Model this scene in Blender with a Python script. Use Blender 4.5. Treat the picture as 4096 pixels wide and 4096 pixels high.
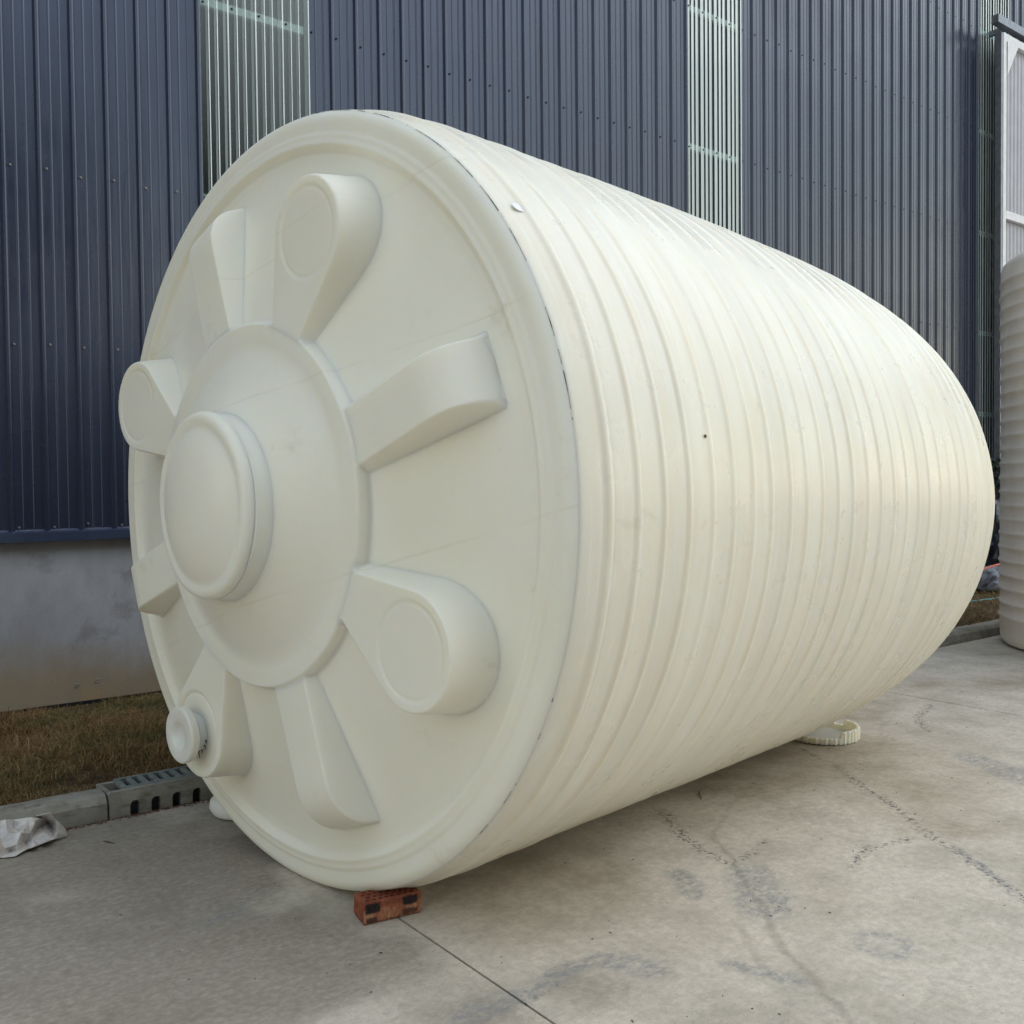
import bpy, bmesh, math, random
import numpy as np
from mathutils import Matrix, Vector, Euler
for o in list(bpy.data.objects): bpy.data.objects.remove(o)
rng = np.random.default_rng(7); random.seed(7)
scn = bpy.context.scene; COL = scn.collection

# ------------------------------------------------------------------ camera, sky, sun, exposure
cam = bpy.data.objects.new('camera', bpy.data.cameras.new('camera')); COL.objects.link(cam)
cam.data.sensor_width = 36; cam.data.lens = 34.072; cam.data.clip_end = 500; cam.data.clip_start = .05
RI = np.array([[0.7950198, -0.6064972, -0.0102295], [-0.0249066, -0.0157894, -0.9995651], [0.6060719, 0.7949288, -0.0276587]])
M = Matrix.Identity(4)
for i in range(3):
    M[i][0] = RI[0][i]; M[i][1] = -RI[1][i]; M[i][2] = -RI[2][i]
M.translation = (0, 0, 1.7); cam.matrix_world = M; scn.camera = cam

SUN_EL, SUN_AZ = math.radians(52), math.radians(122)      # azimuth clockwise from +Y
w = bpy.data.worlds.new('World'); scn.world = w; w.use_nodes = True
nt = w.node_tree; bg = nt.nodes['Background']
sky = nt.nodes.new('ShaderNodeTexSky'); sky.sky_type = 'NISHITA'; sky.sun_disc = False
sky.sun_elevation = SUN_EL; sky.sun_rotation = SUN_AZ; sky.dust_density = .3; sky.air_density = 2.5; sky.ozone_density = 1.0
hs = nt.nodes.new('ShaderNodeHueSaturation'); hs.inputs['Saturation'].default_value = .55
nt.links.new(sky.outputs[0], hs.inputs['Color']); nt.links.new(hs.outputs[0], bg.inputs[0]); bg.inputs[1].default_value = .15
sd = bpy.data.lights.new('sun', 'SUN'); sd.energy = .5; sd.angle = math.radians(60); sd.color = (1, .93, .84)
sun = bpy.data.objects.new('sun', sd); COL.objects.link(sun)
d = Vector((math.sin(SUN_AZ)*math.cos(SUN_EL), math.cos(SUN_AZ)*math.cos(SUN_EL), math.sin(SUN_EL)))
sun.rotation_euler = (-d).to_track_quat('-Z', 'Y').to_euler(); sun.location = (4, -6, 20)
scn.view_settings.view_transform = 'Standard'; scn.view_settings.look = 'None'; scn.view_settings.gamma = 1
scn.view_settings.exposure = 0.60

# ------------------------------------------------------------------ material helpers
class G:
    def __init__(s, name):
        s.m = bpy.data.materials.new(name); s.m.use_nodes = True; s.t = s.m.node_tree
        s.b = s.t.nodes['Principled BSDF']; s.out = s.t.nodes['Material Output']
    def n(s, typ, **kw):
        x = s.t.nodes.new('ShaderNode'+typ)
        for k, v in kw.items():
            if k.startswith('i_'):
                key = k[2:]; key = int(key) if key.isdigit() else key.replace('_', ' ')
                s.set(x.inputs[key], v)
            else: setattr(x, k, v)
        return x
    def set(s, inp, v):
        if isinstance(v, bpy.types.NodeSocket): s.t.links.new(v, inp)
        elif isinstance(v, (tuple, list)) and len(v) == 3 and inp.type == 'RGBA': inp.default_value = (*v, 1)
        else: inp.default_value = v
    def math(s, op, a, b=0., clamp=False):
        return s.n('Math', operation=op, use_clamp=clamp, i_0=a, i_1=b).outputs[0]
    def coord(s, kind='Object'):
        return s.n('TexCoord').outputs[kind]
    def pos(s): return s.n('NewGeometry').outputs['Position']
    def xf(s, v, scale=(1, 1, 1), loc=(0, 0, 0)):
        return s.n('Mapping', i_Vector=v, i_Scale=scale, i_Location=loc).outputs[0]
    def noise(s, v, sc=5., det=4., rough=.55, dist=0.):
        return s.n('TexNoise', i_Vector=v, i_Scale=sc, i_Detail=det, i_Roughness=rough, i_Distortion=dist).outputs[0]
    def ramp(s, f, lo, hi, a=0., b=1.):
        return s.n('MapRange', i_0=f, i_1=lo, i_2=hi, i_3=a, i_4=b, clamp=True).outputs[0]
    def mix(s, f, a, b, mode='MIX'):
        x = s.n('Mix', data_type='RGBA', blend_type=mode)
        s.set(x.inputs[0], f); s.set(x.inputs[6], a); s.set(x.inputs[7], b); return x.outputs[2]
    def attr(s, name): return s.n('Attribute', attribute_name=name).outputs['Fac']
    def sep(s, v): return s.n('SeparateXYZ', i_0=v).outputs
    def bump(s, h, st=.3, dist=.01):
        x = s.n('Bump', i_Height=h, i_Strength=st, i_Distance=dist); s.set(s.b.inputs['Normal'], x.outputs[0])
    def P(s, **kw):
        for k, v in kw.items(): s.set(s.b.inputs[k.replace('_', ' ')], v)
        return s.m

# ------------------------------------------------------------------ mesh helpers
def tag(o, label=None, cat=None, group=None, kind=None):
    for k, v in (('label', label), ('category', cat), ('group', group), ('kind', kind)):
        if v: o[k] = v
    return o
def link(name, me, mat=None, parent=None, smooth=False):
    o = bpy.data.objects.new(name, me); COL.objects.link(o)
    if mat and not me.materials: me.materials.append(mat)
    if parent: o.parent = parent
    if smooth: me.polygons.foreach_set('use_smooth', [True]*len(me.polygons))
    return o
def empty(name, loc=(0, 0, 0), label=None, cat=None, group=None, kind=None):
    o = bpy.data.objects.new(name, None); COL.objects.link(o); o.location = loc; o.empty_display_size = .1
    return tag(o, label, cat, group, kind)
def mesh(name, V, F):
    me = bpy.data.meshes.new(name)
    me.from_pydata(V.tolist() if hasattr(V, 'tolist') else V, [], F.tolist() if hasattr(F, 'tolist') else F); me.update(); return me
def box_bm(bm, x0, x1, y0, y1, z0, z1, bev=0.):
    g = bmesh.ops.create_cube(bm, size=1.); vs = g['verts']
    for v in vs: v.co = ((x0+x1)/2+v.co.x*(x1-x0), (y0+y1)/2+v.co.y*(y1-y0), (z0+z1)/2+v.co.z*(z1-z0))
    if bev:
        es = list({e for v in vs for e in v.link_edges}); bmesh.ops.bevel(bm, geom=es, offset=bev, segments=2, affect='EDGES', profile=.6)
def bm_obj(name, bm, mat, parent=None, smooth=False):
    me = bpy.data.meshes.new(name); bm.to_mesh(me); bm.free(); return link(name, me, mat, parent, smooth)
def box(name, x0, x1, y0, y1, z0, z1, mat, parent=None, bev=0.):
    bm = bmesh.new(); box_bm(bm, x0, x1, y0, y1, z0, z1, bev); return bm_obj(name, bm, mat, parent)
def grid_faces(nu, nv, close_u=False):
    """verts index i*nv+j"""
    i = np.arange(nu if close_u else nu-1)[:, None]; j = np.arange(nv-1)[None, :]
    a = i*nv+j; b = ((i+1) % nu)*nv+j
    return np.stack([a, b, b+1, a+1], -1).reshape(-1, 4)
def lathe_mesh(name, prof, n=64, rfun=None):
    """profile of (r, h) turned about local Z"""
    prof = np.array(prof, float); th = np.linspace(0, 2*np.pi, n, endpoint=False)
    r = np.repeat(prof[None, :, 0], n, 0); h = np.repeat(prof[None, :, 1], n, 0)
    if rfun: r = rfun(th[:, None], r, h)
    V = np.stack([r*np.cos(th)[:, None], r*np.sin(th)[:, None], h], -1).reshape(-1, 3)
    return mesh(name, V, grid_faces(n, len(prof), True))
def lathe(name, prof, mat, parent=None, n=64, rfun=None, auto=True):
    me = lathe_mesh(name, prof, n, rfun); o = link(name, me, mat, parent, True)
    if auto: me.set_sharp_from_angle(angle=math.radians(38))
    return o
def hash2(ix, iy, s):
    v = np.sin(ix*127.1+iy*311.7+s*74.7)*43758.5453; return v-np.floor(v)
def vnoise(x, y, s=0.):
    ix, iy = np.floor(x), np.floor(y); fx, fy = x-ix, y-iy; fx = fx*fx*(3-2*fx); fy = fy*fy*(3-2*fy)
    a = hash2(ix, iy, s); b = hash2(ix+1, iy, s); c = hash2(ix, iy+1, s); e = hash2(ix+1, iy+1, s)
    return (a*(1-fx)+b*fx)*(1-fy)+(c*(1-fx)+e*fx)*fy
def fbm(x, y, s=0., o=4):
    r = 0; a = .5
    for k in range(o): r = r+a*vnoise(x, y, s+k*3.1); x, y, a = x*2.03+1.7, y*2.03+5.1, a*.5
    return r
def sstep(x, a, b):
    t = np.clip((x-a)/(b-a), 0, 1); return t*t*(3-2*t)
def tube_mesh(name, pts, r, n=8):
    P = np.array(pts, float); N = len(P); R_ = np.broadcast_to(np.array(r, float), (N,))
    T = np.gradient(P, axis=0); T /= np.linalg.norm(T, axis=1)[:, None]
    up = np.where(np.abs(T[:, 2:3]) > .9, [[1., 0, 0]], [[0, 0, 1.]]); A = np.cross(T, up); A /= np.linalg.norm(A, axis=1)[:, None]; B = np.cross(T, A)
    th = np.linspace(0, 2*np.pi, n, endpoint=False)
    V = P[:, None]+R_[:, None, None]*(np.cos(th)[None, :, None]*A[:, None]+np.sin(th)[None, :, None]*B[:, None])
    F = []
    for i in range(N-1):
        for j in range(n):
            F.append((i*n+j, i*n+(j+1) % n, (i+1)*n+(j+1) % n, (i+1)*n+j))
    F.append(tuple(range(n))[::-1]); F.append(tuple((N-1)*n+j for j in range(n)))
    return mesh(name, V.reshape(-1, 3), F)

# ------------------------------------------------------------------ materials
def m_plastic(name, base, dirt, sss=.55, rough=.36, streak=True, flash=()):
    g = G(name); v = g.coord('Object')
    big = g.noise(v, 1.3, 4); fine = g.noise(v, 38, 3)
    col = g.mix(g.ramp(big, .35, .7), base, tuple(c*k for c, k in zip(base, (.965, .955, .91))))
    if streak:      # hoop-wise rubbing marks: long round the barrel, short along it
        k = lambda *m: tuple(min(.93, c*x) for c, x in zip(base, m))
        bd = g.noise(g.xf(v, (7.05, .16, .16)), 1., 2, .4)                       # every hoop has its own tone
        col = g.mix(g.ramp(bd, .38, .62, .0, .8), col, k(.90, .895, .885))
        st = g.noise(g.xf(v, (26, 1.1, 1.1)), 1.6, 6, .66)
        col = g.mix(g.ramp(st, .54, .70, 0, .4), col, k(1.07, 1.09, 1.17))
        pt = g.noise(g.xf(v, (5, 2.2, 2.2), (3, 1, 7)), 2.4, 7, .72, .8)
        col = g.mix(g.ramp(pt, .55, .64, 0, .25), col, k(1.06, 1.09, 1.18))
        tan = g.noise(g.xf(v, (9, 1.2, 1.2), (1, 4, 2)), 1.5, 6, .65)
        col = g.mix(g.ramp(tan, .50, .72, 0, .65), col, k(.93, .86, .76))
        sl = g.noise(g.xf(v, (120, 1.5, 1.5), (1, 4, 2)), 1.2, 4, .6)
        col = g.mix(g.ramp(sl, .68, .76, 0, .35), col, k(.72, .66, .55))
    dn = g.noise(g.xf(v, (1, 1, 1), (9, 2, 5)), 3.1, 8, .75)
    col = g.mix(g.ramp(dn, .61, .78, 0, .5), col, dirt)
    for m_, c_ in flash:                         # faint mould-parting lines across the moulding
        x_, y_, z_ = g.sep(v)
        q_ = g.math('ADD', g.math('ADD', z_, g.math('MULTIPLY', y_, m_)), g.math('ADD', -c_, g.math('MULTIPLY', g.math('SUBTRACT', g.noise(v, 6, 3), .5), .02)))
        q_ = g.ramp(g.math('ABSOLUTE', q_), .0025, .007, 1, 0)
        col = g.mix(g.math('MULTIPLY', q_, g.ramp(g.noise(v, 3, 3), .35, .6, .0, .16)), col, dirt)
    sp = g.noise(g.xf(v, (1, 1, 1), (2, 8, 3)), 60, 2, .5)
    col = g.mix(g.ramp(sp, .80, .83, 0, .6), col, tuple(c*.55 for c in dirt))
    g.bump(g.math('ADD', g.math('MULTIPLY', fine, .35), g.noise(v, 7, 3)), .12, .006)
    return g.P(Base_Color=col, Roughness=g.ramp(g.noise(v, 4, 5), .3, .7, rough-.06, rough+.12), Specular_IOR_Level=.42,
               Subsurface_Weight=sss, Subsurface_Radius=(1, .72, .38), Subsurface_Scale=.06)
CREAM = (.865, .83, .725)
M_shell = m_plastic('hdpe_shell', CREAM, (.50, .42, .26), rough=.29)
M_cap = m_plastic('hdpe_cap', (.905, .88, .785), (.56, .48, .31), streak=False, rough=.42, flash=((.269, 1.6189-.425), (.2, 1.6189+.40), (.2, 1.6189+1.02)))
M_lid = m_plastic('hdpe_lid', (.905, .875, .785), (.55, .47, .31), streak=False)
M_white = m_plastic('white_plastic', (.80, .80, .76), (.5, .45, .36), streak=False)
M_beige = m_plastic('beige_shell', (.88, .805, .725), (.30, .25, .19), sss=.05)
def m_seam():
    g = G('seam_grime'); v = g.coord('Object')
    n = g.noise(v, 9, 5, .7)
    return g.P(Base_Color=g.mix(g.ramp(n, .46, .58), (.50, .46, .38), (.10, .09, .075)), Roughness=.8)
M_seam = m_seam()
def m_concrete():
    g = G('yard_concrete'); v = g.pos()
    a = g.noise(v, .55, 5, .6); b = g.noise(g.xf(v, (1, 1, 1), (4, 9, 0)), 2.6, 7, .68); c = g.noise(v, 26, 6, .72); e = g.noise(v, 160, 3, .6)
    col = g.mix(g.ramp(a, .32, .68), (.61, .535, .44), (.68, .615, .53))
    col = g.mix(g.ramp(b, .45, .72, 0, .75), col, (.36, .32, .255))
    br = g.noise(g.xf(v, (1.3, .8, 1), (7, 3, 0)), 1.1, 6, .7)
    col = g.mix(g.ramp(br, .52, .75, 0, .55), col, (.33, .285, .215))
    sw = g.noise(g.xf(v, (3, 11, 1), (1, 5, 0)), 3.2, 6, .7, .8)           # trowel swirls
    col = g.mix(g.ramp(sw, .55, .75, 0, .30), col, (.60, .59, .56))
    col = g.mix(g.ramp(c, .36, .62, .42, 0), col, (.27, .25, .215))
    tw = g.noise(g.xf(v, (9, 26, 1), (2, 5, 0)), 3.0, 5, .75, 1.2)
    col = g.mix(g.ramp(tw, .50, .68, 0, .22), col, (.30, .275, .235))
    col = g.mix(g.ramp(tw, .46, .30, 0, .2), col, (.68, .66, .62))
    col = g.mix(g.ramp(e, .62, .74, 0, .35), col, (.22, .21, .19))
    pit = g.noise(g.xf(v, (1, 1, 1), (3, 3, 0)), 34, 2, .5)
    col = g.mix(g.ramp(pit, .74, .77, 0, .6), col, (.10, .09, .08))
    dm = g.math('MULTIPLY', g.attr('damp'), g.ramp(g.noise(g.xf(v, (1, 1.4, 1)), 30, 6, .75), .30, .58, .5, 1))
    col = g.mix(g.math('MULTIPLY', dm, .68), col, (.185, .155, .12))
    col = g.mix(g.math('MULTIPLY', g.attr('brown_tone'), g.ramp(b, .3, .6, .2, .62)), col, (.27, .215, .14))
    # stains with shapes of their own, painted per vertex, broken up by noise
    ns = g.noise(v, 60, 5, .75)
    dash = g.noise(g.xf(v, (1.2, 1, 1)), 42, 4, .7, .5)
    wet = g.math('MULTIPLY', g.attr('wet'), g.ramp(ns, .25, .6, .35, 1))
    col = g.mix(g.math('MULTIPLY', wet, .52), col, (.23, .205, .165))
    sc = g.math('MULTIPLY', g.attr('scuff'), g.ramp(dash, .50, .60))
    col = g.mix(g.math('MULTIPLY', sc, .9), col, (.055, .058, .06))
    ty = g.math('MULTIPLY', g.attr('tyre'), g.ramp(g.noise(g.xf(v, (1, 1.6, 1)), 22, 4, .7, .4), .40, .60, .15, 1))
    col = g.mix(g.math('MULTIPLY', ty, .70), col, (.23, .235, .24))
    g.bump(g.math('ADD', g.math('MULTIPLY', c, .8), g.math('ADD', g.math('MULTIPLY', e, .25), g.math('MULTIPLY', sw, .8))), .6, .008)
    return g.P(Base_Color=col, Roughness=g.ramp(b, .3, .7, .72, .9), Specular_IOR_Level=.3)
M_conc = m_concrete()
def m_plinth():
    g = G('plinth_concrete'); v = g.pos(); z = g.sep(v)[2]
    n = g.noise(g.xf(v, (1, 1, .55)), 2.3, 7, .65); n2 = g.noise(g.xf(v, (1, 1, .2), (5, 0, 0)), 5, 5, .6); f = g.noise(v, 45, 5, .7)
    col = g.mix(g.ramp(n, .35, .68), (.29, .288, .305), (.41, .41, .435))
    col = g.mix(g.ramp(n2, .5, .75, 0, .5), col, (.47, .475, .50))
    bl = g.noise(g.xf(v, (1, 1, 1), (2, 0, 7)), 4.5, 4, .6)
    col = g.mix(g.ramp(bl, .58, .72, 0, .45), col, (.13, .125, .12))
    zz = g.math('ADD', z, g.math('MULTIPLY', g.math('SUBTRACT', n, .5), .5))
    col = g.mix(g.ramp(zz, .62, .30, 0, .85), col, (.29, .225, .135))              # splashed earth along the foot
    col = g.mix(g.math('MULTIPLY', g.ramp(zz, .45, .2), g.ramp(g.noise(v, 3.3, 4), .5, .65, 0, .6)), col, (.42, .27, .14))
    g.bump(g.math('ADD', f, g.math('MULTIPLY', n, 2.)), .35, .008)
    return g.P(Base_Color=col, Roughness=.85)
M_plinth = m_plinth()
def m_metal(name, base, alt, rough=.25, spec=.80):
    g = G(name); v = g.pos()
    n = g.noise(g.xf(v, (9, 1, .12)), 1.4, 4, .6); f = g.noise(g.xf(v, (60, 1, 1.5)), 1.5, 3)
    col = g.mix(g.ramp(n, .35, .68), base, alt)
    col = g.mix(g.ramp(f, .6, .8, 0, .22), col, tuple(min(1, c*1.7+.01) for c in base))
    g.bump(g.noise(g.xf(v, (7, 1, .6)), 1.6, 3), .10, .02)
    return g.P(Base_Color=col, Roughness=g.ramp(g.noise(v, 2.2, 4), .3, .7, rough-.05, rough+.08), Specular_IOR_Level=spec, Specular_Tint=(.72, .80, 1, 1))
M_blue = m_metal('navy_coated_steel', (.016, .021, .042), (.021, .027, .051))
M_bluetrim = m_metal('navy_flashing', (.028, .038, .07), (.034, .045, .08))
def m_fibre():
    g = G('translucent_fibreglass'); v = g.pos()
    n = g.noise(g.xf(v, (8, 1, .25)), 1.5, 4, .6)
    g.P(Base_Color=g.mix(g.ramp(n, .35, .7), (.68, .77, .77), (.80, .88, .88)), Roughness=.10, Specular_IOR_Level=.8, Coat_Weight=.8, Coat_Roughness=.06)
    tr = g.n('BsdfTransparent', i_0=(.74, .82, .79)); tl = g.n('BsdfTranslucent', i_0=(.42, .52, .48))
    a = g.n('MixShader', i_0=.25, i_1=tr.outputs[0], i_2=tl.outputs[0])
    lw = g.ramp(g.n('LayerWeight', i_0=.5).outputs['Facing'], .10, .46, .03, .95)
    b = g.n('MixShader', i_0=lw, i_1=a.outputs[0], i_2=g.b.outputs[0])
    g.t.links.new(b.outputs[0], g.out.inputs[0]); return g.m
M_fibre = m_fibre()
def simple(name, col, rough=.6, metal=0., var=.25, sc=12., spec=.4, bump=.15):
    g = G(name); v = g.pos(); n = g.noise(v, sc, 5, .65)
    c = g.mix(g.ramp(n, .3, .72), tuple(x*(1-var) for x in col), tuple(min(1, x*(1+var)) for x in col))
    g.bump(g.noise(v, sc*5, 4), bump, .004)
    return g.P(Base_Color=c, Roughness=rough, Metallic=metal, Specular_IOR_Level=spec, Specular_Tint=(.72, .80, 1, 1))
M_purlin = simple('galvanised_purlin', (.84, .90, .94), .45, .0, .12)
M_inside = simple('dark_interior', (.030, .034, .032), .9, 0, .3)
M_screw = simple('weathered_screw', (.30, .27, .25), .4, .6, .3, 90)
M_screwd = simple('dark_screw', (.03, .03, .04), .5, .3, .3, 90)
M_frame = simple('white_painted_steel', (.72, .72, .75), .5, 0, .12, 9)
M_doorin = simple('pale_door_sheet', (.42, .41, .45), .4, 0, .1, 4)
M_rail = simple('steel_track', (.20, .21, .23), .4, .5, .25)
M_roof = simple('roof_sheet', (.10, .12, .18), .5)
def m_kerb():
    g = G('kerb_concrete'); v = g.pos(); n = g.noise(v, 6, 7, .7); f = g.noise(v, 70, 4, .7); z = g.sep(v)[2]
    col = g.mix(g.ramp(n, .35, .65), (.235, .215, .175), (.36, .34, .29))
    col = g.mix(g.ramp(g.noise(g.xf(v, (1, 1, 3), (3, 3, 3)), 9, 5, .7), .52, .68, 0, .7), col, (.13, .11, .08))
    col = g.mix(g.ramp(f, .62, .75, 0, .5), col, (.10, .09, .07))
    g.bump(g.math('ADD', f, n), .5, .006)
    return g.P(Base_Color=col, Roughness=.9)
M_kerb = m_kerb()
M_grate = simple('grey_green_grate', (.21, .235, .215), .65, 0, .25, 20)
def m_soil():
    g = G('dry_soil'); v = g.pos(); n = g.noise(v, 9, 7, .7)
    col = g.mix(g.ramp(n, .35, .65), (.050, .036, .020), (.12, .085, .045)); g.bump(g.noise(v, 50, 6, .75), .8, .02)
    return g.P(Base_Color=col, Roughness=.95, Specular_IOR_Level=.1)
M_soil = m_soil()
def m_grass():
    g = G('dry_grass_blades'); f = g.attr('tone')
    r = g.n('ValToRGB', i_0=f); e = r.color_ramp.elements
    e[0].position = 0; e[0].color = (.045, .030, .014, 1); e[1].position = 1; e[1].color = (.46, .36, .20, 1)
    for p, c in ((.30, (.19, .105, .045, 1)), (.62, (.36, .225, .105, 1)), (.80, (.10, .105, .040, 1)), (.84, (.30, .21, .10, 1))):
        x = e.new(p); x.color = c
    return g.P(Base_Color=r.outputs[0], Roughness=.8, Specular_IOR_Level=.15)
M_grass = m_grass()
def m_brick():
    g = G('fired_clay'); v = g.coord('Object'); x, y, z = g.sep(v)
    n = g.noise(v, 30, 6, .7); f = g.noise(v, 160, 4, .7); nb = g.math('MULTIPLY', g.math('SUBTRACT', g.noise(v, 42, 3), .5), .016)
    col = g.mix(g.ramp(n, .35, .68), (.20, .055, .032), (.33, .115, .065))
    dust = g.noise(g.xf(v, (1, 1, 1), (1, 1, 1)), 22, 6, .75)
    midf = g.math('MULTIPLY', g.ramp(y, -.0545, -.0565), g.ramp(z, .066, .050))
    col = g.mix(g.math('MULTIPLY', midf, g.ramp(dust, .40, .62, .15, .85)), col, (.48, .26, .15))
    def patch(x0, x1, z0, z1):
        xa = g.math('ADD', x, nb); za = g.math('ADD', z, nb)
        fx = g.math('MULTIPLY', g.ramp(xa, x0-.005, x0+.005), g.ramp(xa, x1+.005, x1-.005))
        fz = g.math('MULTIPLY', g.ramp(za, z0-.004, z0+.004), g.ramp(za, z1+.004, z1-.004))
        return g.math('MULTIPLY', g.math('MULTIPLY', fx, fz), g.ramp(y, -.050, -.0535))
    for (a, b, c, e), k in (((-.115, -.052, .043, .082), .96), ((.040, .104, .047, .082), .96), ((-.112, -.066, .006, .028), .8), ((.036, .106, .010, .031), .75)):
        col = g.mix(g.math('MULTIPLY', patch(a, b, c, e), k), col, (.018, .017, .019))     # kiln-black squares
    g.bump(g.math('ADD', n, f), .7, .004)
    return g.P(Base_Color=col, Roughness=.9, Specular_IOR_Level=.2)
M_brick = m_brick()
def m_cloth():
    g = G('dirty_canvas'); v = g.coord('Object'); n = g.noise(v, 9, 6, .7)
    col = g.mix(g.ramp(n, .38, .68), (.74, .71, .69), (.54, .49, .43)); col = g.mix(g.ramp(g.noise(g.xf(v, (1, 1, 1), (4, 4, 1)), 16, 5, .7), .58, .74, 0, .7), col, (.19, .14, .10))
    g.bump(g.noise(v, 120, 3), .25, .003)
    return g.P(Base_Color=col, Roughness=.85, Specular_IOR_Level=.2)
M_cloth = m_cloth()
M_rust = simple('rusty_grime', (.11, .065, .03), .9, 0, .5, 60)
M_litter = simple('red_brown_litter', (.14, .065, .04), .9, 0, .6, 40)
M_grit = simple('dark_grit', (.045, .04, .035), .8, 0, .6, 60)
M_twig = simple('dry_twig', (.11, .07, .045), .9, 0, .3, 40)
M_black = simple('glossy_black', (.012, .013, .016), .32, 0, .4, 8, .5)
M_sack = simple('bluish_white_sack', (.26, .28, .33), .6, 0, .35, 14)
M_orange = simple('faded_orange_hose', (.55, .16, .09), .5, 0, .2, 14)
M_teal = simple('teal_hose', (.05, .25, .26), .5, 0, .2, 14)
M_leaf = simple('dark_shrub_leaf', (.020, .032, .016), .6, 0, .5, 30)

# ------------------------------------------------------------------ ground
gnd = link('ground', mesh('ground', [(-120, -120, -.03), (140, -120, -.03), (140, 60, -.03), (-120, 60, -.03)], [(0, 1, 2, 3)]), simple('joint_earth', (.05, .045, .038), .95, 0, .4, 20)); tag(gnd, kind='structure')

WET = [(6.387, 3.894), (5.766, 3.547), (5.499, 3.428), (5.068, 3.56), (4.726, 3.69), (4.562, 3.594), (4.176, 3.439), (3.736, 3.216), (3.586, 3.101), (3.427, 2.874), (3.257, 2.636), (3.046, 2.402), (2.884, 2.186), (2.805, 2.025), (2.728, 1.884), (2.653, 1.745), (2.45, 1.35)]
WET2 = [(2.913, 2.411), (2.811, 2.266), (2.737, 2.178), (2.674, 2.036), (2.627, 1.965)]
SCUFF = [([(5.171, 3.763), (5.058, 3.537)], .02), ([(5.01, 3.397), (4.761, 3.061), (4.685, 2.882), (4.523, 2.66), (4.389, 2.49), (4.297, 2.309), (4.198, 2.155), (4.022, 1.881), (3.85, 1.6)], .03),
         ([(3.65, 3.541), (3.557, 3.361), (3.441, 3.181), (3.379, 3.015), (3.366, 2.924), (3.36, 2.83)], .03), ([(3.36, 2.83), (3.51, 2.841), (3.705, 2.894)], .02),
         ([(3.755, 2.48), (4.0, 2.549), (4.128, 2.516), (4.259, 2.483)], .022), ([(3.228, 2.602), (3.208, 2.507), (3.152, 2.367)], .016), ([(1.833, 2.47), (1.922, 2.475), (2.077, 2.507)], .012), ([(6.95, 3.9), (6.5, 3.75), (6.2, 3.5)], .03)]
TYRE = [([(2.323, 2.529), (2.373, 2.468), (2.389, 2.376)], .07), ([(2.652, 2.226), (2.687, 2.138), (2.727, 2.03)], .05), ([(1.718, 2.52), (1.856, 2.521), (2.009, 2.531), (2.193, 2.557), (2.337, 2.526), (2.392, 2.399)], .05),
        ([(5.808, 2.983), (5.689, 2.727), (5.599, 2.583)], .12), ([(3.094, 2.886), (2.993, 2.707)], .06), ([(3.35, 2.7), (3.1, 2.45), (3.2, 2.5)], .12), ([(4.35, 2.35), (4.05, 1.92)], .02), ([(1.45, 3.75), (1.3, 3.7)], .05)]
def seg_dist(X, Y, pts):
    D = np.full(X.shape, 9.)
    for (x0, y0), (x1, y1) in zip(pts[:-1], pts[1:]):
        dx, dy = x1-x0, y1-y0; t = np.clip(((X-x0)*dx+(Y-y0)*dy)/(dx*dx+dy*dy), 0, 1)
        D = np.minimum(D, np.hypot(X-x0-t*dx, Y-y0-t*dy))
    return D
yard = empty('pavement', (0, 0, 0), kind='structure')
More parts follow.
